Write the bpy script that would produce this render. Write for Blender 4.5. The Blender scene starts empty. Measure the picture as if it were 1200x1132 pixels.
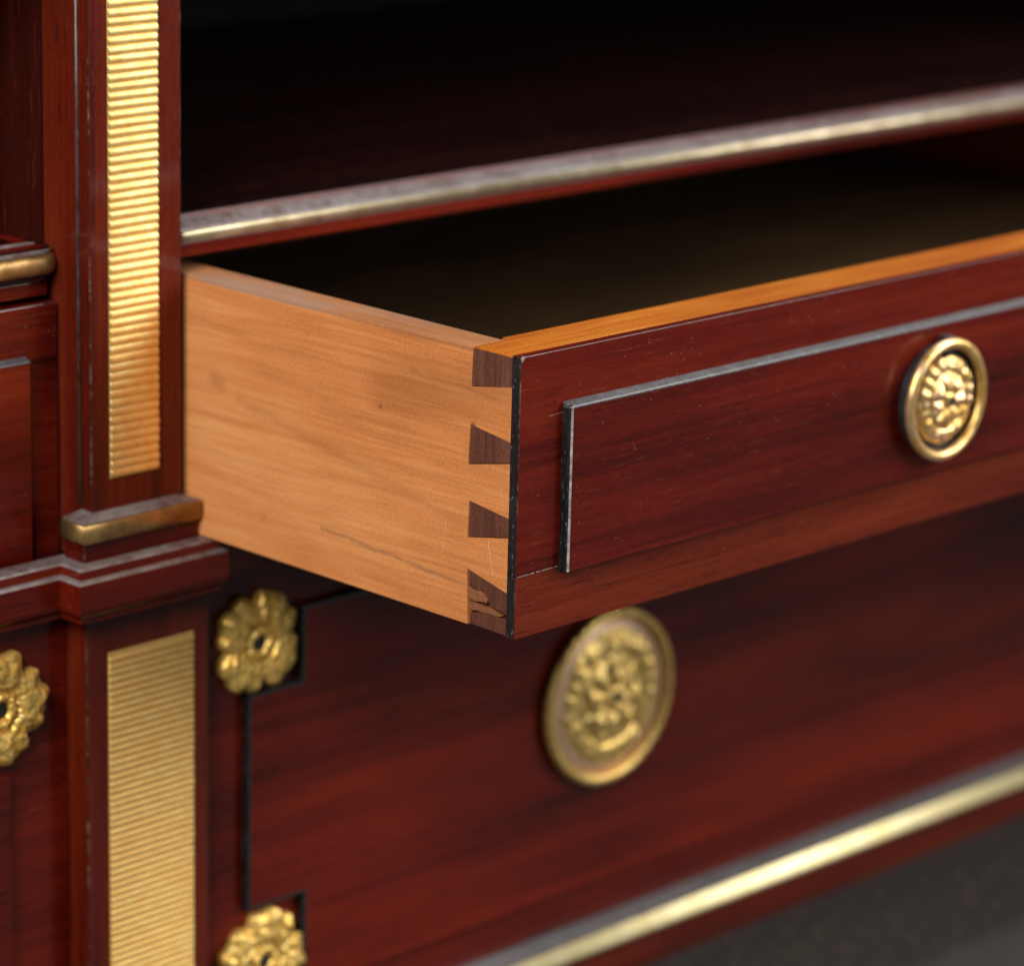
import bpy, bmesh, math, random
from mathutils import Vector, Matrix, noise as mnoise
random.seed(7)
scene = bpy.context.scene
Z0 = 0.268            # height of the open drawer's top edge above the dark tabletop
MM = 0.001

# ------------------------------------------------------------------ camera
def make_camera():
    f_px, yaw, pitch, roll = 3948.27, 0.79576, 0.27101, 0.025813
    fw = Vector((math.sin(yaw)*math.cos(pitch), math.cos(yaw)*math.cos(pitch), -math.sin(pitch)))
    rt = Vector((math.cos(yaw), -math.sin(yaw), 0)); up = rt.cross(fw)
    r2 = math.cos(roll)*rt + math.sin(roll)*up
    u2 = -math.sin(roll)*rt + math.cos(roll)*up
    cam = bpy.data.cameras.new('camera'); ob = bpy.data.objects.new('camera', cam)
    scene.collection.objects.link(ob)
    m = Matrix((r2, u2, -fw)).transposed().to_4x4()
    m.translation = Vector((-0.598029, -0.583632, 0.199409 + Z0))
    ob.matrix_world = m
    cam.sensor_width = 36; cam.lens = f_px/1200*36
    cam.clip_start = 0.02; cam.clip_end = 20
    cam.dof.use_dof = True; cam.dof.focus_distance = 0.872; cam.dof.aperture_fstop = 9.0
    scene.camera = ob
make_camera()

# ------------------------------------------------------------------ world and studio lamps
w = bpy.data.worlds.new('World'); scene.world = w; w.use_nodes = True
w.node_tree.nodes['Background'].inputs[0].default_value = (0.55, 0.53, 0.51, 1)
w.node_tree.nodes['Background'].inputs[1].default_value = 0.025
def softbox(name, direction, dist, sx, sy, watts, col, target=(60, 40, -60)):
    t = Vector(target)*MM + Vector((0, 0, Z0))
    d = Vector(direction).normalized()
    L = bpy.data.lights.new(name, 'AREA'); L.shape = 'RECTANGLE'; L.size = sx; L.size_y = sy
    L.energy = watts; L.color = col
    o = bpy.data.objects.new(name, L); scene.collection.objects.link(o)
    o.location = t + d*dist
    o.rotation_euler = (-d).to_track_quat('-Z', 'Y').to_euler()
    return o
softbox('softbox_left', (-0.80, -0.30, 0.62), 1.25, 0.6, 0.6, 17.0, (1, 0.965, 0.92))
softbox('softbox_overhead', (0.62, -0.02, 0.80), 1.30, 0.8, 0.7, 8.5, (1.0, 0.985, 0.96))
softbox('softbox_front_right', (0.66, -0.64, 0.42), 1.40, 1.2, 0.65, 20.5, (1, 0.975, 0.94))

vs = scene.view_settings
vs.view_transform = 'Standard'; vs.look = 'None'; vs.exposure = 0.0; vs.gamma = 1.0
vs.use_curve_mapping = False
scene.render.engine = 'CYCLES'
scene.cycles.use_denoising = True
scene.cycles.max_bounces = 8
scene.cycles.caustics_reflective = False; scene.cycles.caustics_refractive = False

# ------------------------------------------------------------------ materials
class NT:
    def __init__(s, name):
        s.m = bpy.data.materials.new(name); s.m.use_nodes = True
        s.t = s.m.node_tree; s.bsdf = s.t.nodes['Principled BSDF']; s.L = s.t.links
    def n(s, typ, **kw):
        nd = s.t.nodes.new(typ)
        for k, v in kw.items(): setattr(nd, k, v)
        return nd
    def put(s, sock, v):
        if isinstance(v, bpy.types.NodeSocket): s.L.new(v, sock)
        else: sock.default_value = v
    def math(s, op, a, b=None, c=None, clamp=False):
        nd = s.n('ShaderNodeMath', operation=op, use_clamp=clamp)
        s.put(nd.inputs[0], a)
        if b is not None: s.put(nd.inputs[1], b)
        if c is not None: s.put(nd.inputs[2], c)
        return nd.outputs[0]
    def vmath(s, op, a, b=None, out=0):
        nd = s.n('ShaderNodeVectorMath', operation=op)
        s.put(nd.inputs[0], a)
        if b is not None: s.put(nd.inputs[1], b)
        return nd.outputs[out]
    def noise(s, vec, scale, detail=4, rough=0.55, dist=0.0):
        nd = s.n('ShaderNodeTexNoise'); s.put(nd.inputs['Vector'], vec)
        nd.inputs['Scale'].default_value = scale; nd.inputs['Detail'].default_value = detail
        nd.inputs['Roughness'].default_value = rough; nd.inputs['Distortion'].default_value = dist
        return nd.outputs['Fac']
    def ramp(s, fac, stops):
        nd = s.n('ShaderNodeValToRGB'); s.put(nd.inputs[0], fac)
        e = nd.color_ramp.elements
        while len(e) < len(stops): e.new(0.5)
        for el, (p, c) in zip(e, stops):
            el.position = p
            el.color = (c, c, c, 1) if isinstance(c, (int, float)) else (*c, 1)
        return nd.outputs['Color']
    def mix(s, fac, a, b, mode='MIX'):
        nd = s.n('ShaderNodeMix', data_type='RGBA', blend_type=mode)
        s.put(nd.inputs[0], fac)
        s.put(nd.inputs[6], (*a, 1) if isinstance(a, tuple) and len(a) == 3 else a)
        s.put(nd.inputs[7], (*b, 1) if isinstance(b, tuple) and len(b) == 3 else b)
        return nd.outputs[2]
    def bump(s, h, strength, dist):
        nd = s.n('ShaderNodeBump'); s.put(nd.inputs['Height'], h)
        nd.inputs['Strength'].default_value = strength; nd.inputs['Distance'].default_value = dist
        s.L.new(nd.outputs[0], s.bsdf.inputs['Normal'])
        return nd
    def sset(s, name, v): s.put(s.bsdf.inputs[name], v)
    def coords(s, rand=True):
        tc = s.n('ShaderNodeTexCoord').outputs['Object']
        if not rand: return tc
        oi = s.n('ShaderNodeObjectInfo').outputs['Random']
        off = s.vmath('SCALE', (3.1, 5.7, 2.3)); s.put(off.node.inputs['Scale'], oi)
        return s.vmath('ADD', tc, off)
    def segment(s, P, a, b, width):
        """mask of a thin straight mark from a to b (metres, object space)"""
        a = Vector(a); b = Vector(b); d = b - a; L2 = d.dot(d)
        pa = s.vmath('SUBTRACT', P, tuple(a))
        h = s.math('DIVIDE', s.vmath('DOT_PRODUCT', pa, tuple(d), 1), L2, clamp=True)
        sc = s.vmath('SCALE', tuple(d)); s.put(sc.node.inputs['Scale'], h)
        dist = s.vmath('LENGTH', s.vmath('SUBTRACT', pa, sc), out=1)
        return s.math('SUBTRACT', 1.0, s.math('DIVIDE', dist, width), clamp=True)

AX = {'x': (1, 0, 0), 'y': (0, 1, 0), 'z': (0, 0, 1)}
def stretched(N, P, axis, k):
    sc = [1, 1, 1]; sc['xyz'.index(axis)] = k
    return N.vmath('MULTIPLY', P, tuple(sc))

def mahogany(name, axis, dark=(0.020, 0.0016, 0.0010), mid=(0.100, 0.0062, 0.0028), light=(0.195, 0.0185, 0.0050),
             rough=0.36, dust=0.0, coat=0.25, marks=None, figure=0.0, streak=1.0, pores=1.0):
    N = NT(name); P = N.coords()
    G = stretched(N, P, axis, 0.045)
    big = N.noise(G, 42, 5, 0.6, 0.5)
    mot = N.noise(stretched(N, P, axis, 0.4), 18, 3, 0.5)
    fine = N.noise(stretched(N, P, axis, 0.02), 420, 4, 0.65)
    v = N.math('ADD', N.math('MULTIPLY', big, 0.62*streak), N.math('MULTIPLY', mot, 1-0.62*streak))
    v = N.math('ADD', v, N.math('MULTIPLY', N.math('SUBTRACT', fine, 0.5), 0.34))
    grit = N.noise(stretched(N, P, axis, 0.25), 2600, 2, 0.6)
    v = N.math('ADD', v, N.math('MULTIPLY', N.math('SUBTRACT', grit, 0.5), 0.22))
    if figure:
        fg = N.noise(stretched(N, P, axis, 0.16), 26, 3, 0.5, 0.6)
        v = N.math('ADD', v, N.math('MULTIPLY', N.math('SUBTRACT', fg, 0.5), 0.55*figure))
    col = N.ramp(v, [(0.30, dark), (0.48, mid), (0.70, light)])
    pr = N.noise(stretched(N, P, axis, 0.05), 1700, 2, 0.5)
    pm = N.math('MULTIPLY', N.ramp(pr, [(0.61, 0.0), (0.72, 1.0)]), 0.6*pores)
    col = N.mix(pm, col, (0.007, 0.0012, 0.001))
    pl = N.noise(N.vmath('ADD', stretched(N, P, axis, 0.07), (7.7, 3.3, 1.9)), 1300, 2, 0.5)
    lm = N.math('MULTIPLY', N.ramp(pl, [(0.64, 0.0), (0.74, 1.0)]), 0.55*pores)
    col = N.mix(lm, col, (0.17, 0.034, 0.012))
    if dust > 0:
        vo = N.n('ShaderNodeTexVoronoi', feature='F1'); N.put(vo.inputs['Vector'], P); vo.inputs['Scale'].default_value = 760
        dot = N.math('LESS_THAN', vo.outputs['Distance'], 0.085)
        sep = N.n('ShaderNodeSeparateColor'); N.put(sep.inputs[0], vo.outputs['Color'])
        pick = N.math('LESS_THAN', sep.outputs[0], N.math('MULTIPLY', N.ramp(N.noise(P, 45, 3), [(0.46, 0.0), (0.66, 1.0)]), dust))
        col = N.mix(N.math('MULTIPLY', N.math('MULTIPLY', dot, pick), 0.8), col, (0.55, 0.50, 0.48))
    if marks:
        PO = N.n('ShaderNodeTexCoord').outputs['Object']
        brk = N.ramp(N.noise(PO, 900, 3), [(0.40, 0.0), (0.55, 1.0)])
        for (a, b, wd, c, amt) in marks:
            col = N.mix(N.math('MULTIPLY', N.math('MULTIPLY', N.segment(PO, a, b, wd), amt), brk), col, c)
    N.sset('Base Color', col)
    rr = N.math('ADD', N.math('MULTIPLY', N.noise(P, 130, 3), 0.16), rough - 0.06)
    N.sset('Roughness', rr); N.sset('Coat Weight', coat); N.sset('Coat Roughness', 0.10)
    N.sset('Specular IOR Level', 0.10)
    h = N.math('SUBTRACT', N.math('MULTIPLY', fine, 0.4), N.math('MULTIPLY', pm, 1.0))
    h = N.math('ADD', h, N.math('MULTIPLY', N.noise(P, 24, 2), 5.0))
    N.bump(h, 0.35, 0.00012)
    return N.m

def pale_wood(name, axis, dark, mid, light, rough=0.5, marks=None, coat=0.0, wear=None, rays=0.20):
    N = NT(name); P0 = N.coords(False); P = P0
    sx = N.n('ShaderNodeVectorMath', operation='ADD')
    warp = N.noise(stretched(N, P, axis, 0.35), 22, 2)
    up = N.vmath('SCALE', (0, 0, 0.006)); N.put(up.node.inputs['Scale'], warp)
    N.put(sx.inputs[0], P); N.put(sx.inputs[1], up); Q = sx.outputs[0]
    G = stretched(N, Q, axis, 0.05)
    big = N.noise(G, 260, 6, 0.66, 0.2)
    blot = N.noise(stretched(N, P, axis, 0.5), 26, 3, 0.5)
    fine = N.noise(stretched(N, Q, axis, 0.035), 900, 3, 0.6)
    v = N.math('ADD', N.math('MULTIPLY', big, 0.45), N.math('MULTIPLY', blot, 0.55))
    grit = N.noise(stretched(N, P, axis, 0.4), 2300, 3, 0.6)
    v = N.math('ADD', v, N.math('MULTIPLY', N.math('SUBTRACT', grit, 0.5), 0.46))
    v = N.math('ADD', v, N.math('MULTIPLY', N.math('SUBTRACT', fine, 0.5), 0.40))
    col = N.ramp(v, [(0.28, dark), (0.50, mid), (0.70, light)])
    ray = N.ramp(N.noise(stretched(N, Q, axis, 0.022), 520, 3, 0.6), [(0.54, 0.0), (0.68, 1.0)])
    col = N.mix(N.math('MULTIPLY', ray, rays), col, tuple(c*0.55 for c in dark))
    speck = N.ramp(N.noise(stretched(N, P, axis, 0.3), 1100, 2), [(0.68, 0.0), (0.76, 1.0)])
    col = N.mix(N.math('MULTIPLY', speck, 0.4), col, tuple(c*0.4 for c in dark))
    if wear:
        wn = N.ramp(N.noise(stretched(N, P, axis, 0.2), 70, 4), [(0.44, 0.0), (0.60, 1.0)])
        col = N.mix(N.math('MULTIPLY', wn, 0.75), col, wear)
    for (a, b, wd, c, amt) in (marks or []):
        jit = N.vmath('SCALE', N.vmath('SUBTRACT', N.n('ShaderNodeTexNoise').outputs['Color'], (0.5, 0.5, 0.5)))
        tn = jit.node.inputs[0].links[0].from_node.inputs[0].links[0].from_node
        N.put(tn.inputs['Vector'], P0); tn.inputs['Scale'].default_value = 160
        jit.node.inputs['Scale'].default_value = 0.0022 if wd > 0.0008 else 0.0003
        pj = N.vmath('ADD', P0, jit)
        col = N.mix(N.math('MULTIPLY', N.segment(pj, a, b, wd), amt), col, c)
    N.sset('Base Color', col); N.sset('Roughness', rough); N.sset('Specular IOR Level', 0.3)
    N.sset('Coat Weight', coat); N.sset('Coat Roughness', 0.25)
    N.bump(N.math('ADD', fine, N.math('MULTIPLY', N.noise(P, 700, 3), 0.6)), 0.3, 0.00012)
    return N.m

def ebony(name, c0=(0.010, 0.010, 0.011), c1=(0.05, 0.049, 0.05), rough=0.3, wear=0.25):
    N = NT(name); P = stretched(N, N.coords(), 'z', 0.3)
    n1 = N.noise(P, 900, 4, 0.65); n2 = N.noise(P, 230, 3)
    col = N.ramp(N.math('ADD', N.math('MULTIPLY', n1, 0.6), N.math('MULTIPLY', n2, 0.4)), [(0.38, c0), (0.62, c1)])
    sp = N.ramp(N.noise(P, 1500, 3, 0.7), [(0.62, 0.0), (0.70, 1.0)])
    col = N.mix(N.math('MULTIPLY', sp, wear), col, (0.42, 0.40, 0.38))
    N.sset('Base Color', col); N.sset('Roughness', rough); N.sset('Specular IOR Level', 0.6)
    N.bump(n1, 0.4, 0.00015)
    return N.m

def metal(name, c0, c1, rough, grime=0.3, bump=0.25, scale=300, tint=None, grimecol=(0.05, 0.028, 0.01), met=0.8):
    N = NT(name); P = N.coords()
    n1 = N.noise(P, scale, 4, 0.6); n2 = N.noise(P, scale*3.2, 3)
    col = N.ramp(n1, [(0.35, c0), (0.65, c1)])
    if tint: col = N.mix(N.ramp(N.noise(P, scale*0.5, 3), [(0.45, 0.0), (0.62, 0.8)]), col, tint)
    g = N.math('MULTIPLY', N.ramp(n2, [(0.58, 0.0), (0.72, 1.0)]), grime)
    col = N.mix(g, col, grimecol)
    N.sset('Base Color', col); N.sset('Metallic', met)
    N.sset('Roughness', N.math('ADD', N.math('MULTIPLY', n2, 0.2), rough - 0.1))
    N.bump(N.math('ADD', n1, N.math('MULTIPLY', n2, 0.5)), bump, 0.00025)
    return N.m

def plain(name, col, rough=0.6, scale=200, amt=0.4):
    N = NT(name); P = N.coords()
    n1 = N.noise(P, scale, 5, 0.65)
    N.sset('Base Color', N.ramp(n1, [(0.3, tuple(c*(1-amt) for c in col)), (0.7, tuple(min(1, c*(1+amt)) for c in col))]))
    N.sset('Roughness', rough); N.bump(n1, 0.2, 0.0002)
    return N.m

M = {}
M['mah_x'] = mahogany('mahogany_long_grain', 'x')
M['mah_front'] = mahogany('mahogany_drawer_front', 'x', dust=0.28, rough=0.36, marks=[
    ((0.0005, 0, 0.01665), (0.0158, 0, 0.0168), 0.00022, (0.5, 0.42, 0.38), 1.0),
    ((0.011, 0, 0.0582), (0.0158, 0, 0.0585), 0.00018, (0.5, 0.42, 0.38), 0.7),
    ((0.028, -0.0029, 0.0545), (0.0285, -0.0029, 0.0535), 0.0002, (0.30, 0.22, 0.2), 0.8),
    ((0.040, -0.0029, 0.047), (0.0415, -0.0029, 0.0445), 0.00016, (0.26, 0.18, 0.16), 0.8),
    ((0.150, -0.0029, 0.052), (0.149, -0.0029, 0.044), 0.00025, (0.2, 0.10, 0.08), 0.6)])
M['mah_rail'] = mahogany('mahogany_bottom_rail', 'x', dark=(0.028, 0.0024, 0.0010), mid=(0.108, 0.0105, 0.0032), light=(0.21, 0.031, 0.0070), dust=0.28)
M['mah_big'] = mahogany('mahogany_lower_drawer', 'x', dark=(0.022, 0.0018, 0.0010), mid=(0.104, 0.0064, 0.0026), light=(0.205, 0.0165, 0.0042), figure=0.45, streak=0.75)
M['mah_z'] = mahogany('mahogany_upright_grain', 'z', mid=(0.105, 0.0098, 0.0034), light=(0.19, 0.026, 0.0066))
M['mah_inner'] = mahogany('mahogany_shaded_interior', 'x', dark=(0.003, 0.0008, 0.0008), mid=(0.0085, 0.0016, 0.0014), light=(0.020, 0.0032, 0.0026), rough=0.5, coat=0.03)  # darker copy of the mahogany; inside shade put into its colour
M['mah_inner_z'] = mahogany('mahogany_shaded_partition', 'z', dark=(0.014, 0.002, 0.0015), mid=(0.038, 0.0050, 0.0032), light=(0.07, 0.010, 0.005), rough=0.45, coat=0.1)  # upright-grain copy, darkened in colour for the shade in the compartment
def worn(name, base, pale, lo, hi, rough, scale=520):
    N = NT(name); P = N.coords()
    n1 = N.noise(P, scale, 4, 0.7); n2 = N.noise(P, scale*0.18, 2)
    v = N.math('ADD', N.math('MULTIPLY', n1, 0.55), N.math('MULTIPLY', n2, 0.45))
    N.sset('Base Color', N.ramp(v, [(lo, base), (hi, pale)]))
    N.sset('Roughness', rough); N.bump(n1, 0.25, 0.00015); N.sset('Coat Weight', 0.3); N.sset('Coat Roughness', 0.2)
    return N.m
M['worn'] = worn('worn_polished_edge', (0.05, 0.010, 0.008), (0.27, 0.19, 0.17), 0.50, 0.72, 0.3)
M['ledge_sheen'] = worn('painted_ledge_sheen', (0.10, 0.055, 0.052), (0.26, 0.235, 0.23), 0.38, 0.62, 0.35, 260)  # grey sheen of the upward ledges put into the base colour
M['bead'] = worn('worn_bead_glint', (0.045, 0.018, 0.015), (0.12, 0.09, 0.08), 0.40, 0.64, 0.35, 300)  # grey stands for light caught by the bead, besides wear
M['glint_chip'] = worn('pale_glint_and_chip', (0.07, 0.06, 0.06), (0.55, 0.52, 0.50), 0.36, 0.62, 0.28, 420)  # pale grey of the chipped corner and of the painted arris highlight
M['ledge_grey'] = worn('painted_grey_sheen', (0.11, 0.11, 0.115), (0.20, 0.20, 0.205), 0.36, 0.66, 0.35, 140)  # reflected grey on the bottom ledge, painted as its colour
M['ebony'] = ebony('ebonised_edge', (0.004, 0.004, 0.004), (0.020, 0.0195, 0.02), 0.3, 0.5)
M['ebony_sheen'] = ebony('ebonised_edge_sheen', (0.03, 0.03, 0.032), (0.10, 0.10, 0.105), 0.32, 0.25)  # ebony lightened in colour for the sheen on upward-facing strips
M['black_end'] = ebony('blackened_veneer_end', (0.003, 0.003, 0.003), (0.018, 0.017, 0.017), 0.5, 0.4)
M['side'] = pale_wood('honey_side_wood', 'y', (0.49, 0.165, 0.044), (0.70, 0.262, 0.082), (0.82, 0.370, 0.135), 0.5, marks=[
    ((0, 0.019, 0.0105), (0, 0.075, 0.0135), 0.0009, (0.20, 0.11, 0.055), 0.6),
    ((0, 0.008, 0.0630), (0, 0.040, 0.0645), 0.0010, (0.30, 0.12, 0.045), 0.5),
    ((0, 0.120, 0.0470), (0, 0.118, 0.0460), 0.0035, (0.30, 0.12, 0.05), 0.45),
    ((0, 0.052, 0.0525), (0, 0.0518, 0.0524), 0.0009, (0.12, 0.04, 0.02), 0.9),
    ((0, 0.0165, 0.0545), (0, 0.0165, 0.0544), 0.0011, (0.12, 0.05, 0.025), 0.8),
    ((0, 0.099, 0.0115), (0, 0.0985, 0.0114), 0.0022, (0.36, 0.16, 0.07), 0.4),
    ((0, 0.110, 0.0430), (0, 0.02, 0.0270), 0.0022, (0.42, 0.17, 0.06), 0.35),
    ((0, 0.006, 0.066), (0, 0.050, 0.058), 0.010, (0.36, 0.13, 0.045), 0.45),  # this and the next: grime, plus the side's light falloff put into colour
    ((0, 0.006, 0.048), (0, 0.016, 0.046), 0.005, (0.36, 0.13, 0.045), 0.35),
    ((0, 0.0103, 0.0245), (0, 0.0083, 0.0155), 0.00022, (0.75, 0.5, 0.3), 0.9),
    ((0, 0.026, 0.027), (0, 0.0275, 0.0175), 0.0002, (0.72, 0.45, 0.26), 0.6)])
M['side_top'] = pale_wood('worn_side_top_wood', 'y', (0.30, 0.12, 0.05), (0.46, 0.19, 0.075), (0.55, 0.26, 0.11), 0.42, wear=(0.36, 0.23, 0.17), coat=0.2)
M['front_core'] = pale_wood('orange_front_core_wood', 'x', (0.38, 0.075, 0.008), (0.58, 0.165, 0.016), (0.80, 0.36, 0.05), 0.34, coat=0.4, rays=0.3)
M['pin'] = pale_wood('end_grain_pin_wood', 'z', (0.065, 0.021, 0.013), (0.130, 0.046, 0.028), (0.20, 0.085, 0.054), 0.55, rays=0.4)
M['torn'] = pale_wood('torn_side_wood', 'y', (0.16, 0.055, 0.022), (0.28, 0.105, 0.042), (0.42, 0.18, 0.07), 0.7, rays=0.6)
M['inner_wood'] = pale_wood('drawer_inside_shaded_wood', 'x', (0.045, 0.022, 0.009), (0.085, 0.045, 0.018), (0.14, 0.076, 0.030), 0.6, rays=0.5)  # colour lowered to stand for the shade inside the drawer
M['gilt'] = metal('bright_gilt_bronze', (0.78, 0.44, 0.11), (0.95, 0.66, 0.24), 0.30, 0.35, 0.25, 260)
M['gilt_pull'] = metal('polished_gilt_pull', (0.82, 0.45, 0.10), (0.98, 0.72, 0.30), 0.36, 0.25, 0.2, 330, tint=(0.93, 0.60, 0.36))
M['gilt_dull'] = metal('matt_gilt_pull', (0.86, 0.54, 0.14), (1.0, 0.74, 0.28), 0.40, 0.6, 0.3, 330, met=0.75)
M['gilt_pink'] = metal('rubbed_pinkish_gilt', (0.86, 0.55, 0.34), (0.97, 0.70, 0.48), 0.45, 0.3, 0.2, 300)
M['gilt_rosette'] = metal('rosette_gilt', (0.95, 0.54, 0.10), (1.0, 0.72, 0.22), 0.40, 0.4, 0.25, 360, met=0.55)
M['gilt_plate'] = metal('ribbed_plate_gilt', (0.93, 0.62, 0.20), (0.99, 0.78, 0.34), 0.53, 0.18, 0.15, 240, met=0.9)
M['gilt_plate_low'] = metal('matt_ribbed_plate_gilt', (0.94, 0.57, 0.17), (1.0, 0.69, 0.25), 0.56, 0.15, 0.15, 240, met=0.65)
M['brass'] = metal('aged_brass', (0.27, 0.15, 0.05), (0.44, 0.28, 0.11), 0.44, 0.45, 0.2, 220)
M['brass_grey'] = metal('greyed_brass', (0.40, 0.32, 0.19), (0.58, 0.49, 0.33), 0.42, 0.4, 0.2, 120, met=0.85)
M['brass_pale'] = metal('pale_polished_brass', (0.80, 0.68, 0.34), (0.92, 0.82, 0.50), 0.48, 0.12, 0.2, 110, met=0.9)
M['dark_metal'] = plain('dark_patinated_metal', (0.018, 0.020, 0.024), 0.4, 300, 0.5)
M['hole'] = plain('dark_hole_disc', (0.02, 0.018, 0.016), 0.5, 400, 0.5)  # near-black discs stand in for the shade of the centre holes
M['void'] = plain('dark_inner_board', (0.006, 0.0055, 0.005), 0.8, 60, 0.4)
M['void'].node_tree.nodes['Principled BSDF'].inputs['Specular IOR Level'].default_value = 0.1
def table_mat():
    N = NT('dark_grey_leather'); P = N.coords(False)
    n1 = N.noise(P, 28, 4, 0.6); n2 = N.noise(P, 900, 4)
    col = N.ramp(n1, [(0.3, (0.046, 0.045, 0.045)), (0.55, (0.054, 0.054, 0.055)), (0.72, (0.060, 0.057, 0.055))])
    sp = N.n('ShaderNodeSeparateXYZ'); N.put(sp.inputs[0], P)
    yy = N.math('ADD', sp.outputs[1], N.math('MULTIPLY', N.math('SUBTRACT', N.noise(P, 60, 3), 0.5), 0.02))
    band = N.ramp(N.math('MULTIPLY_ADD', yy, 20.0, -1.0), [(0.20, 0.0), (0.42, 1.0)])      # darker, browner flecked band along the moulding
    fl = N.ramp(N.noise(P, 210, 4, 0.6), [(0.50, 0.0), (0.66, 1.0)])
    bc = N.mix(fl, (0.028, 0.027, 0.028), (0.075, 0.058, 0.045))
    col = N.mix(band, col, bc)
    N.sset('Base Color', col); N.sset('Roughness', 0.5); N.sset('Specular IOR Level', 0.25); N.bump(n2, 0.2, 0.0002)
    return N.m
M['table'] = table_mat()

# ------------------------------------------------------------------ mesh helpers (all coordinates in mm)
COL = scene.collection
def thing(name, label, cat, base, group=None):
    o = bpy.data.objects.new(name, None); COL.objects.link(o)
    o.empty_display_size = 0.01
    o.location = Vector(base)*MM + Vector((0, 0, Z0))
    o['label'] = label; o['category'] = cat
    if group: o['group'] = group
    o['base'] = list(base)
    return o
def base_of(p):
    while p.parent: p = p.parent
    return Vector(p['base'])
def part(name, bm, mats, parent, smooth=False, label=None):
    """link a bmesh (mm, scene space) as one mesh object under its parent"""
    b = base_of(parent)
    for v in bm.verts: v.co = (v.co - b)*MM
    bmesh.ops.recalc_face_normals(bm, faces=bm.faces)
    me = bpy.data.meshes.new(name); bm.to_mesh(me); bm.free()
    for m in (mats if isinstance(mats, (list, tuple)) else [mats]): me.materials.append(M[m])
    if smooth:
        for p in me.polygons: p.use_smooth = True
    o = bpy.data.objects.new(name, me); COL.objects.link(o); o.parent = parent
    if label: o['label'] = label
    return o
def bevel(bm, off, seg=2, mat=None, edges=None):
    r = bmesh.ops.bevel(bm, geom=edges if edges is not None else list(bm.edges), offset=off, segments=seg, profile=0.6, affect='EDGES', clamp_overlap=True)
    if mat is not None:
        for f in r['faces']: f.material_index = mat
def box(x0, x1, y0, y1, z0, z1, bev=0.4, seg=2, wornmat=None):
    bm = bmesh.new(); bmesh.ops.create_cube(bm, size=1)
    for v in bm.verts:
        v.co = Vector(((x0+x1)/2 + v.co.x*(x1-x0), (y0+y1)/2 + v.co.y*(y1-y0), (z0+z1)/2 + v.co.z*(z1-z0)))
    if bev: bevel(bm, bev, seg, wornmat)
    return bm
def prism(poly, axis, a0, a1, bev=0.0, seg=2, wornmat=None):
    """polygon extruded along an axis; poly holds the two other coordinates in xyz order"""
    bm = bmesh.new()
    def P(u, v, a):
        return {'x': (a, u, v), 'y': (u, a, v), 'z': (u, v, a)}[axis]
    A = [bm.verts.new(P(u, v, a0)) for u, v in poly]; B = [bm.verts.new(P(u, v, a1)) for u, v in poly]
    n = len(poly)
    bm.faces.new(A); bm.faces.new(B[::-1])
    for i in range(n): bm.faces.new((A[i], A[(i+1) % n], B[(i+1) % n], B[i]))
    if bev: bevel(bm, bev, seg, wornmat)
    return bm
def sweep(path, prof, mats=None):
    """profile (outward offset d, z) swept along a plan path with mitred corners; outward is to the right of travel"""
    bm = bmesh.new(); rows = []
    n = len(path)
    for i, p in enumerate(path):
        p = Vector(p)
        d0 = (p - Vector(path[i-1])).normalized() if i else None
        d1 = (Vector(path[i+1]) - p).normalized() if i < n-1 else None
        if d0 is None: d0 = d1
        if d1 is None: d1 = d0
        n0 = Vector((d0.y, -d0.x)); n1 = Vector((d1.y, -d1.x))
        m = (n0+n1).normalized(); m = m/max(0.3, m.dot(n0))
        rows.append([bm.verts.new((p.x+m.x*d, p.y+m.y*d, z)) for d, z in prof])
    k = len(prof)
    for i in range(n-1):
        for j in range(k):
            if j == k-1 and (prof[0] == prof[-1]): continue
            f = bm.faces.new((rows[i][j], rows[i][(j+1) % k], rows[i+1][(j+1) % k], rows[i+1][j]))
            if mats: f.material_index = mats[j]
    bm.faces.new(rows[0]); bm.faces.new(rows[-1][::-1])
    return bm
def half_round(d0, z_top, z_bot, bulge, seg=10):
    zc = (z_top+z_bot)/2; r = (z_top-z_bot)/2
    pts = [(d0-1.0, z_top)]
    for i in range(seg+1):
        a = math.pi/2 - math.pi*i/seg
        pts.append((d0+bulge*math.cos(a), zc+r*math.sin(a)))
    pts.append((d0-1.0, z_bot))
    return pts
def relief(cx, cz, y0, R, hf, rf=None, rings=26, segs=96, r_in=0.0, depth=None):
    """domed ornament facing -y: hf(r 0..1, angle) height in mm in front of plane y0; rf(angle) outline factor"""
    bm = bmesh.new(); rows = []
    for i in range(rings+1):
        t = r_in + (1-r_in)*i/rings; row = []
        for j in range(segs):
            a = 2*math.pi*j/segs; rr = R*t*((rf(a)-1)*t**1.5+1 if rf else 1)
            row.append(bm.verts.new((cx+rr*math.cos(a), y0-hf(t, a), cz+rr*math.sin(a))))
        rows.append(row)
    back = [bm.verts.new((v.co.x*1.0, y0 + (depth or 0.0), v.co.z)) for v in rows[-1]]
    rows.append(back)
    for i in range(len(rows)-1):
        for j in range(segs):
            bm.faces.new((rows[i][j], rows[i][(j+1) % segs], rows[i+1][(j+1) % segs], rows[i+1][j]))
    bmesh.ops.remove_doubles(bm, verts=bm.verts, dist=1e-5)
    return bm
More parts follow.
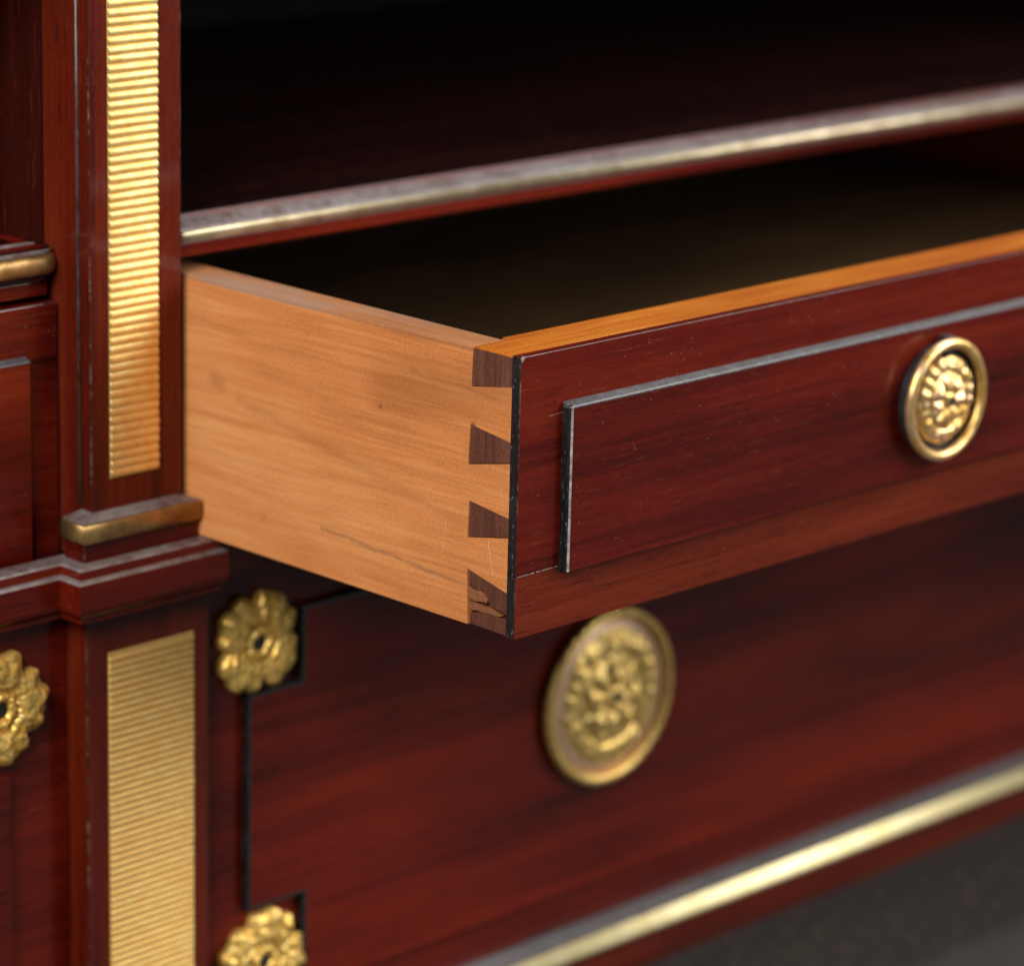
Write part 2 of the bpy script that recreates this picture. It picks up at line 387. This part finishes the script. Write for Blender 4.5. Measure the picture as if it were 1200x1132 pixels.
def torus(cx, cy, cz, R, r, segs=72, sub=14, tilt=0.0, wob=None):
    bm = bmesh.new(); rows = []
    for i in range(segs):
        a = 2*math.pi*i/segs; row = []
        for j in range(sub):
            b = 2*math.pi*j/sub
            rj = r*(wob(a, b) if wob else 1.0)
            rad = R + rj*math.cos(b)
            p = Vector((rad*math.cos(a), rj*math.sin(b), rad*math.sin(a)))
            # lean about the top hinge
            if tilt:
                p.z -= R; c, s = math.cos(tilt), math.sin(tilt)
                p = Vector((p.x, c*p.y - s*p.z*-1, c*p.z - s*p.y)); p.z += R
            row.append(bm.verts.new((cx+p.x, cy+p.y, cz+p.z)))
        rows.append(row)
    for i in range(segs):
        for j in range(sub):
            bm.faces.new((rows[i][j], rows[(i+1) % segs][j], rows[(i+1) % segs][(j+1) % sub], rows[i][(j+1) % sub]))
    return bm
def disc(cx, cz, y0, y1, R, segs=64, bev=0.4):
    return prism([(cx+R*math.cos(2*math.pi*i/segs), cz+R*math.sin(2*math.pi*i/segs)) for i in range(segs)], 'y', y0, y1, bev, 2)

# ------------------------------------------------------------------ setting: the dark surface below
bm = bmesh.new()
vsq = [bm.verts.new(p) for p in ((-0.9, -0.9, 0), (1.3, -0.9, 0), (1.3, 0.9, 0), (-0.9, 0.9, 0), (-0.9, -0.9, -0.03), (1.3, -0.9, -0.03), (1.3, 0.9, -0.03), (-0.9, 0.9, -0.03))]
for q in ((0, 1, 2, 3), (7, 6, 5, 4), (0, 4, 5, 1), (1, 5, 6, 2), (2, 6, 7, 3), (3, 7, 4, 0)): bm.faces.new([vsq[i] for i in q])
bmesh.ops.recalc_face_normals(bm, faces=bm.faces)
me = bpy.data.meshes.new('tabletop'); bm.to_mesh(me); bm.free(); me.materials.append(M['table'])
tab = bpy.data.objects.new('tabletop', me); COL.objects.link(tab)
tab['kind'] = 'structure'; tab['label'] = 'dark grey matt surface the cabinet stands on'

# ------------------------------------------------------------------ cabinet case
XR = 640.0      # right end of the case
YB = 430.0      # back
cab = thing('cabinet', 'dark red mahogany cabinet case with ribbed gilt pilasters and brass mouldings', 'cabinet', (0, 130, -268))
# upper pilaster: shaft with a quirk bead down its left side
shaft = [(-35.5, 131.0), (-3.2, 131.0), (-3.2, 150), (-36.2, 150), (-36.2, 144.6), (-35.5, 144.0), (-35.5, 137.2), (-34.9, 136.8), (-35.6, 136.0), (-34.9, 135.2), (-35.5, 134.8)]
bm = prism(shaft, 'z', -77.0, 130.0)
for e in list(bm.edges):
    pass
bevel(bm, 0.35, 2, 1, [e for e in bm.edges if abs(e.verts[0].co.x-e.verts[1].co.x) < 1e-4 and abs(e.verts[0].co.y-131) < 1e-4 and abs(e.verts[1].co.y-131) < 1e-4])
part('pilaster_shaft', bm, ['mah_z', 'worn'], cab)
part('side_bead', prism([(-35.45+0.55*math.cos(a), 136.0+0.55*math.sin(a)) for a in [2*math.pi*i/10 for i in range(10)]], 'z', -62, 130), 'bead', cab, True)

def ribbed_plate(x0, x1, y0, z_top, z_bot, pitch, mat, rr):
    pl = part('gilt_plate', box(x0-0.1, x1+0.1, y0-0.25, y0+0.4, z_bot-0.1, z_top+0.1, 0.1, 1), mat, cab)
    L = x1-x0; cx = (x0+x1)/2
    bm = bmesh.new(); rows = []
    for (t, s) in ((-0.5, 0.86), (-0.5+0.35/L, 1.0), (0.5-0.35/L, 1.0), (0.5, 0.86)):
        rows.append([bm.verts.new((t*L*MM, -math.sin(math.pi*k/6)*rr*0.46*s*MM, math.cos(math.pi*k/6)*rr*s*MM)) for k in range(7)])
    for i in range(len(rows)-1):
        for k in range(6): bm.faces.new((rows[i][k], rows[i][k+1], rows[i+1][k+1], rows[i+1][k]))
    bm.faces.new(rows[0]); bm.faces.new(rows[-1][::-1])
    bmesh.ops.recalc_face_normals(bm, faces=bm.faces)
    me = bpy.data.meshes.new('rib'); bm.to_mesh(me); bm.free(); me.materials.append(M[mat])
    for p in me.polygons: p.use_smooth = len(p.vertices) == 4
    n = int((z_top-z_bot)/pitch)
    b = base_of(cab)
    for i in range(n):
        o = bpy.data.objects.new('rib', me); COL.objects.link(o); o.parent = pl
        o.location = (Vector((cx+random.uniform(-.12, .12), y0-0.25, z_bot+pitch*(i+0.5)+random.uniform(-.05, .05))) - b)*MM
        o.rotation_euler = (random.uniform(-.06, .06), random.uniform(-.006, .006), 0)
ribbed_plate(-28.9, -11.7, 131.0, 100.0, -54.2, 2.52, 'gilt_plate', 1.22)

# base of the upper pilaster
part('base_cap', sweep([(-42.2, 135.4), (-42.2, 125.6), (-0.9, 125.6), (-0.9, 135.4)], [(-7, -62.8), (-5.6, -63.0), (-1.0, -63.7), (-0.1, -64.0), (-0.1, -64.3), (-7, -64.3)], [1, 1, 1, 1, 0, 0]), ['mah_x', 'ledge_sheen'], cab)
part('brass_base_moulding', sweep([(-42.2, 135.4), (-42.2, 125.6), (-0.9, 125.6), (-0.9, 135.4)], half_round(0.4, -64.3, -69.9, 0.55)), 'brass', cab, True)
bm = box(-42.0, -1.1, 126.2, 135.4, -77, -69.95, 0)
bevel(bm, 0.3, 2, 1, [e for e in bm.edges if abs(e.verts[0].co.z-e.verts[1].co.z) > 3])
part('base_block', bm, ['mah_x', 'worn'], cab)

# waist moulding, breaking forward round the pilaster
wp = [(-1, -75.3), (4.6, -75.6), (5.1, -76.1), (5.1, -78.6), (6.4, -78.8), (7.0, -79.4), (7.0, -84.5), (7.0, -87.0), (6.6, -88.4), (5.7, -89.5), (5.2, -89.9), (5.2, -91.2), (-1, -91.5)]
wm = [1, 1, 0, 1, 1, 0, 0, 0, 0, 0, 0, 0, 0]
part('waist_moulding', sweep([(-330, 136.0), (-41.5, 136.0), (-41.5, 127.0), (-1.6, 127.0), (-1.6, 136.0), (XR, 136.0)], wp, wm), ['mah_x', 'ledge_sheen'], cab)

# lower pilaster
bm = prism([(-40.9, 127.0), (3.4, 127.0), (3.4, 150), (-40.9, 150)], 'z', -268.0, -91.3)
bevel(bm, 0.4, 2, 1, [e for e in bm.edges if abs(e.verts[0].co.y-127) < 1e-4 and abs(e.verts[1].co.y-127) < 1e-4 and abs(e.verts[0].co.z-e.verts[1].co.z) > 3])
part('lower_pilaster', bm, ['mah_z', 'worn'], cab)
ribbed_plate(-33.2, -2.2, 127.0, -103.6, -240.0, 2.08, 'gilt_plate_low', 1.0)

# shelf above the open drawer with its brass edge
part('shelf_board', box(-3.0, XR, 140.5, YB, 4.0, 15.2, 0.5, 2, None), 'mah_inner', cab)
bm = sweep([(-3.0, 135.0), (XR, 135.0)], [(-5.4, 15.0), (-5.2, 15.5), (-3.9, 15.6), (-3.6, 14.4), (-2.6, 14.0), (0.9, 12.3), (1.1, 11.95), (-5.4, 11.95)], [0, 1, 0, 1, 1, 1, 0, 0])
part('shelf_ledge', bm, ['mah_x', 'ledge_sheen'], cab)
part('shelf_brass_edge', sweep([(-2.2, 135.0), (XR, 135.0)], half_round(1.2, 11.9, 8.55, 1.0)), 'brass_grey', cab, True)
part('shelf_rail', box(-3.0, XR, 134.2, 140.4, 4.4, 8.5, 0.4), 'mah_x', cab)
# inside of the compartments
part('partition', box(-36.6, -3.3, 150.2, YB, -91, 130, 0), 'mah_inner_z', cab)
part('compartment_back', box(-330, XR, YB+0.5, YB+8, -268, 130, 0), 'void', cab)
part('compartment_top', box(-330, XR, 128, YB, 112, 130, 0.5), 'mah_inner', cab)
part('case_side', box(XR+0.5, XR+18, 131, YB+8, -268, 130, 0.5), 'mah_z', cab)
part('case_side', box(-348, -330.5, 131, YB+8, -268, 130, 0.5), 'mah_z', cab)
part('dust_board', box(3.0, XR, 138, YB, -90, -76.0, 0.3), 'void', cab)
part('dust_board', box(-330, -41.2, 138.4, YB, -90, -81.2, 0.3), 'void', cab)
# left shelf with rounded brass-edged corner
def arc_path():
    pts = [(-330, 143.6)]
    cx, cy, r = -41.4, 147.6, 4.0
    for i in range(9):
        a = -math.pi/2 + (math.pi/2)*i/8
        pts.append((cx+r*math.cos(a), cy+r*math.sin(a)))
    pts.append((-37.4, YB)); return pts
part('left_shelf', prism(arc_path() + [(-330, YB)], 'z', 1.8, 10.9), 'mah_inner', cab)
part('left_shelf_ledge', sweep(arc_path(), [(-6.0, 11.0), (-6.0, 12.2), (-4.4, 12.2), (-3.8, 11.4), (-0.4, 10.8), (0.5, 10.2), (0.5, 9.4), (-0.2, 9.4), (-0.2, 10.8)], [0, 0, 1, 0, 1, 1, 0, 0, 0]), ['mah_x', 'ledge_sheen'], cab)
part('left_shelf_brass_edge', sweep(arc_path()[:8], half_round(0.15, 9.3, 3.4, 1.6)), 'brass', cab, True)
part('left_shelf_rail', box(-330, -39.6, 144.6, 152, -2.6, 1.7, 0.4), 'mah_x', cab)
# bottom moulding
part('bottom_ledge', sweep([(3.6, 136.0), (XR, 136.0)], [(-2, -246.6), (6.8, -247.4), (7.6, -248.0), (7.6, -248.6), (-2, -248.6)], [1, 1, 0, 0, 0]), ['mah_x', 'ledge_grey'], cab)
part('bottom_brass_edge', sweep([(3.6, 136.0), (XR, 136.0)], [(-1, -248.65), (5.9, -248.65), (6.5, -249.0), (7.3, -250.2), (8.9, -253.2), (9.2, -254.0), (9.0, -254.8), (-1, -255.0)]), 'brass_pale', cab, True)
part('bottom_rail', box(3.6, XR, 128.6, 145, -268, -255.3, 0.5), 'mah_rail', cab)
part('plinth', box(-330, -41.2, 131, 145, -268, -250, 0.5), 'mah_x', cab)

# ------------------------------------------------------------------ ornaments
def rosette_parts(owner, cx, cz, yf, R, seed):
    ph = 0.5 + seed*0.37
    def rf(a):
        v = 0.93 + 0.085*abs(math.cos(2*(a-ph)))**0.6 - 0.13*max(0, math.cos(4*(a-ph)+math.pi))**8
        v += 0.03*math.sin(12*(a-ph)+0.6) + 0.06*mnoise.noise((math.cos(a)*2.2, math.sin(a)*2.2, seed*3.1)) + 0.035*mnoise.noise((math.cos(a)*7, math.sin(a)*7, seed*1.7))
        return v
    def hf(t, a):
        pet = abs(math.cos(2*(a-ph)))                       # four broad leaves
        h = 1.6 + 2.6*math.sin(min(1, t*1.08)*math.pi*0.78)
        h += 1.0*(pet-0.5)*t*1.4
        h += 0.28*math.sin(12*(a-ph)+0.6)*t**1.2
        if 0.30 < t < 0.42: h -= 1.5*math.sin((t-0.30)/0.12*math.pi)
        if t < 0.30: h += 0.9
        if t < 0.17: h -= 3.0*(1-t/0.17)**0.5
        h += 0.75*mnoise.noise((t*R*math.cos(a)*0.42, t*R*math.sin(a)*0.42, seed*5.0))
        h += 0.7*mnoise.noise((t*R*math.cos(a)*0.9, t*R*math.sin(a)*1.1, seed*9.0))
        if t > 0.9: h -= (t-0.9)*10
        return max(0.5, h)
    r = part('rosette', relief(cx, cz, yf, R, hf, rf, 30, 132), 'gilt_rosette', owner, True)
    part('hole_disc', disc(cx, cz, yf-2.9, yf-0.2, R*0.155, 20, 0.3), 'hole', r)  # dark disc in place of a shaded centre hole
    return r

def ring_pull(owner, cx, cz, yf, R, mats, big=False):
    pull = part('pull', disc(cx-0.0, cz, yf-2.6 if not big else yf-1.6, yf+0.5, R*0.91, 72, 0.5), mats[2], owner,
                label='gilt ring pull with a relief boss')
    def hf(t, a):
        n = 8 if big else 7
        h = 1.2 + 3.6*(1-t*t)**0.5 if t < 1 else 1.2
        h *= 0.75
        pet = abs(math.cos(n/2*a + 0.4))
        if t < 0.16: h += 0.6
        elif t < 0.60: h += 1.15*pet*math.sin((t-0.16)/0.44*math.pi) - 0.4
        elif t < 0.68: h -= 0.7
        else: h += 0.5*abs(math.sin(n*1.5*a))*math.sin((t-0.68)/0.32*math.pi)
        h += 0.6*mnoise.noise((t*R*math.cos(a)*0.33, t*R*math.sin(a)*0.33, 4.2+cz))
        h += 0.3*mnoise.noise((t*R*math.cos(a)*0.8, t*R*math.sin(a)*0.8, 8.2+cz))
        if big and t < 0.95: h = 1.8 + (h-1.8)*1.35
        if t < 0.09: h -= 2.2
        return max(0.3, h)
    if big:
        part('backplate', relief(cx, cz, yf-1.6, R*0.86, lambda t, a: 0.5+0.9*max(0, math.sin((t-0.70)/0.30*math.pi)) if t > 0.70 else 0.5, None, 24, 96, 0.55), 'gilt_pink', pull, True)
        part('boss', relief(cx, cz, yf-1.2, R*0.79, hf, None, 40, 128), mats[0], pull, True)
        part('ring', torus(cx, yf-2.6, cz, R-1.8, 1.8, 144, 14, 0.0, lambda a, b: 1+0.14*math.sin(40*a+2*b)+0.12*mnoise.noise((a*5, b, 2))), mats[1], pull, True)
        part('hole', disc(cx, cz, yf-6.4, yf-1, R*0.05, 16, 0.2), 'hole', pull)
    else:
        part('boss', relief(cx, cz, yf-2.2, R*0.72, hf, None, 40, 128), mats[0], pull, True)
        part('ring', torus(cx, yf-4.2, cz, R-1.55, 1.55, 96, 16, 0.0, lambda a, b: 1+0.07*mnoise.noise((a*6, b, 1))), mats[1], pull, True)
        part('hinge', box(cx-1.6, cx+1.6, yf-4.6, yf-1, cz+R-5.2, cz+R+0.8, 0.6), 'dark_metal', pull)
        part('hole', disc(cx, cz, yf-6.6, yf-2, R*0.08, 16, 0.2), 'hole', pull)
    return pull

# ------------------------------------------------------------------ the open drawer
XD = 630.0
dr = thing('drawer', 'open drawer with honey-coloured side, exposed dovetails and dark mahogany front', 'drawer', (0, 0, -75))
# object coordinates below are relative to z = -75, so the side board is shifted to keep its marks in place
pins = [[(17.4, 0.0), (3.05, 0.0), (3.05, -8.1), (17.7, -10.6)],
        [(17.8, -20.6), (3.05, -22.7), (3.05, -28.4), (18.3, -31.6)],
        [(17.6, -41.2), (3.05, -43.0), (3.05, -48.4), (18.0, -51.4)],
        [(17.9, -59.8), (3.05, -63.2), (3.05, -75.0), (17.2, -75.0)]]
YBK = 400.0
outline = [(YBK, 0.0), (YBK, -75.0), (17.2, -75.0), (17.9, -59.8), (3.05, -63.2), (3.05, -48.4), (18.0, -51.4), (17.6, -41.2), (3.05, -43.0), (3.05, -28.4), (18.3, -31.6), (17.8, -20.6), (3.05, -22.7), (3.05, -8.1), (17.7, -10.6), (17.4, 0.0)]
def side_board(x0, x1):
    bm = prism(outline, 'x', x0, x1)
    top = [f for f in bm.faces if f.calc_center_median().z > -0.01]
    es = [e for e in bm.edges if abs(e.verts[0].co.z) < 1e-4 and abs(e.verts[1].co.z) < 1e-4 and abs(e.verts[0].co.y-e.verts[1].co.y) > 50]
    for f in top: f.material_index = 1
    bevel(bm, 1.1, 3, 1, es)
    return bm
sb = part('side_board', side_board(0.0, 12.4), ['side', 'side_top'], dr, label='honey-coloured side board with dovetail sockets')
part('side_board', side_board(XD, XD-12.4), ['side', 'side_top'], dr)
def inset(poly, g):
    cx = sum(p[0] for p in poly)/len(poly); cy = sum(p[1] for p in poly)/len(poly)
    out = []
    for u, v in poly:
        out.append((u - g*(1 if u > cx else 0), v - g*(1 if v > cy else -1)))
    return out
for i, p in enumerate(pins):
    if i < 3:
        q = inset(p, 0.22)
        if i == 0: q = [(17.2, -0.25), (3.05, -0.25), (3.05, -8.25), (17.5, -10.4)]
        bm = prism(q, 'x', 0.12, 13.0, 0.12, 1)
        if i == 0:
            for f in bm.faces:
                if f.normal.z > 0.9: f.material_index = 1
        part('dovetail_pin', bm, ['pin', 'front_core'], dr)
# the lowest pin is cracked: an upper wedge, two torn slivers of side wood and a lower block
part('dovetail_pin', prism([(17.6, -60.2), (3.05, -63.5), (3.05, -69.3), (9.5, -68.2), (10.2, -65.9), (12.5, -64.9), (17.5, -64.6)], 'x', 0.25, 13, 0.12, 1), 'pin', dr)
part('torn_sliver', prism([(17.6, -64.8), (15.2, -65.4), (13.0, -65.0), (11.4, -65.7), (10.3, -66.9), (10.6, -67.9), (12.8, -67.7), (15.0, -68.4), (17.5, -68.1)], 'x', 0.22, 10, 0.12, 1), 'torn', dr)
part('torn_sliver', prism([(17.3, -69.0), (14.6, -68.7), (12.2, -69.1), (9.0, -69.0), (5.2, -70.2), (6.6, -70.7), (9.4, -70.4), (11.5, -70.9), (14.0, -70.5), (16.9, -71.2)], 'x', 0.3, 10, 0.12, 1), 'torn', dr)
part('dovetail_pin', prism([(16.6, -71.8), (13.8, -71.1), (3.05, -70.6), (3.05, -75.0), (16.7, -74.8)], 'x', 0.2, 13, 0.3, 2), 'pin', dr)
# front: secondary wood core, mahogany facing in front of it
bm = box(13.0, XD-13.0, 3.05, 20.0, -75.0, 0.2, 0.5)
part('front_core', bm, 'front_core', dr)
part('core_top_corner', box(0.5, 13.0, 3.05, 17.2, -0.6, 0.2, 0.25), 'front_core', dr)
def facing(z0, z1, y0=0.0):
    bm = box(0.0, XD, y0, 3.0, z0, z1, 0)
    for f in bm.faces:
        if f.normal.x < -0.9: f.material_index = 2
    bevel(bm, 0.2, 2, 1, [e for e in bm.edges if abs(e.verts[0].co.y-y0) < 1e-4 and abs(e.verts[1].co.y-y0) < 1e-4 and (abs(e.verts[0].co.x-e.verts[1].co.x) < 1e-3 or e.verts[0].co.z > -1)])
    return bm
part('front_facing', facing(-58.45, 0.35), ['mah_front', 'worn', 'black_end'], dr)
part('bottom_rail', facing(-75.2, -58.55, 0.05), ['mah_rail', 'worn', 'black_end'], dr, label='redder bottom rail of the drawer front')
part('chipped_corner', prism([(0.0, 0.2), (1.7, 0.42), (1.1, -0.5), (0.15, -1.2)], 'y', -0.12, 1.4, 0.1, 1), 'glint_chip', dr)
# raised field with ebonised edges
rp = part('raised_panel', box(17.0, XD-17, -2.9, 0.2, -59.3, -15.2, 0.12, 1, 1), ['mah_front', 'worn'], dr)
part('edge_strip', prism([(16.0, 0.1), (16.0, -0.75), (16.3, -1.0), (16.3, -1.3), (16.05, -1.5), (16.05, -2.1), (16.35, -2.7), (16.95, -2.7), (16.95, 0.1)], 'z', -59.4, -14.3), 'ebony', rp)
part('edge_highlight', prism([(16.35, -2.71), (16.45, -2.95), (16.65, -3.05), (16.95, -3.05), (16.95, -2.71)], 'z', -59.3, -14.6), 'glint_chip', rp)  # thin pale strip added as a painted highlight along the arris
part('edge_strip', prism([(0.1, -13.7), (-0.4, -13.75), (-2.5, -14.55), (-2.95, -14.9), (-2.95, -15.15), (0.1, -15.15)], 'x', 15.9, XD-15.9), 'ebony_sheen', rp)
ring_pull(dr, 170.2, -36.7, -2.9, 18.3, ('gilt_pull', 'gilt_pull', 'dark_metal'))
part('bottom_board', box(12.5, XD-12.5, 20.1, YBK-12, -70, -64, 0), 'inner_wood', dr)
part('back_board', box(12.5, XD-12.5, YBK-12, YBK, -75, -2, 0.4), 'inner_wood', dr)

# ------------------------------------------------------------------ the closed lower drawer with notched field and rosettes
ld = thing('drawer', 'wide closed mahogany drawer with large round gilt pull, directly below the open drawer', 'drawer', (3.6, 136, -246))
part('front_board', box(3.7, XR, 135.6, 152, -246.4, -91.7, 0.3), 'mah_big', ld)
field = [(25.0, -131.9), (46.6, -131.9), (46.6, -108.6), (XR-4, -108.6), (XR-4, -232), (47.8, -232), (47.8, -198.6), (25.0, -198.6)]
fp = part('raised_field', prism(field, 'y', 132.7, 135.7, 0.2, 1), 'mah_big', ld)
e = 1.0
edge = [(25.0-e, -131.9+e), (46.6-e, -131.9+e), (46.6-e, -108.6+e), (XR-4, -108.6+e), (XR-4, -108.6), (46.6, -108.6), (46.6, -131.9), (25.0, -131.9), (25.0, -198.6), (47.8, -198.6), (47.8, -232), (47.8-e, -232), (47.8-e, -198.6-e), (25.0-e, -198.6-e)]
part('ebonised_edge', prism(edge, 'y', 132.6, 135.7), 'ebony', fp)
rosette_parts(ld, 28.4, -115.4, 135.6, 15.7, 1)
rosette_parts(ld, 31.0, -217.8, 135.6, 15.7, 2)
ring_pull(ld, 179.3, -165.9, 132.7, 30.3, ('gilt_dull', 'gilt_dull', 'gilt_pink'), True)

# ------------------------------------------------------------------ closed drawers left of the pilaster
l1 = thing('drawer', 'small closed mahogany drawer at the left edge, left of the upper pilaster', 'drawer', (-38, 144, -81))
part('front_board', box(-329, -37.3, 143.4, 156, -81.0, -4.6, 0.35, 2, 1), ['mah_front', 'worn'], l1)
rp = part('raised_panel', box(-313, -48.6, 140.8, 143.6, -77.0, -20.0, 0.2, 1), 'mah_front', l1)
part('edge_strip', prism([(143.5, -18.6), (142.9, -18.6), (140.9, -19.4), (140.6, -19.8), (143.5, -19.8)], 'x', -313, -48.6), 'ebony_sheen', rp)
l2 = thing('drawer', 'closed drawer with one gilt corner rosette, left of the lower ribbed pilaster', 'drawer', (-41, 136, -246))
part('front_board', box(-329, -41.2, 135.8, 152, -249, -91.7, 0.3), 'mah_big', l2)
fieldl = [(-63.2, -134.5), (-86, -134.5), (-86, -108.6), (-312, -108.6), (-312, -232), (-86, -232), (-86, -199), (-63.2, -199)]
part('raised_field', prism(fieldl, 'y', 133.0, 135.9, 0.3, 2), 'mah_big', l2)
rosette_parts(l2, -66.4, -114.6, 135.8, 16.0, 3)

for o in bpy.data.objects:
    if 'base' in o: del o['base']
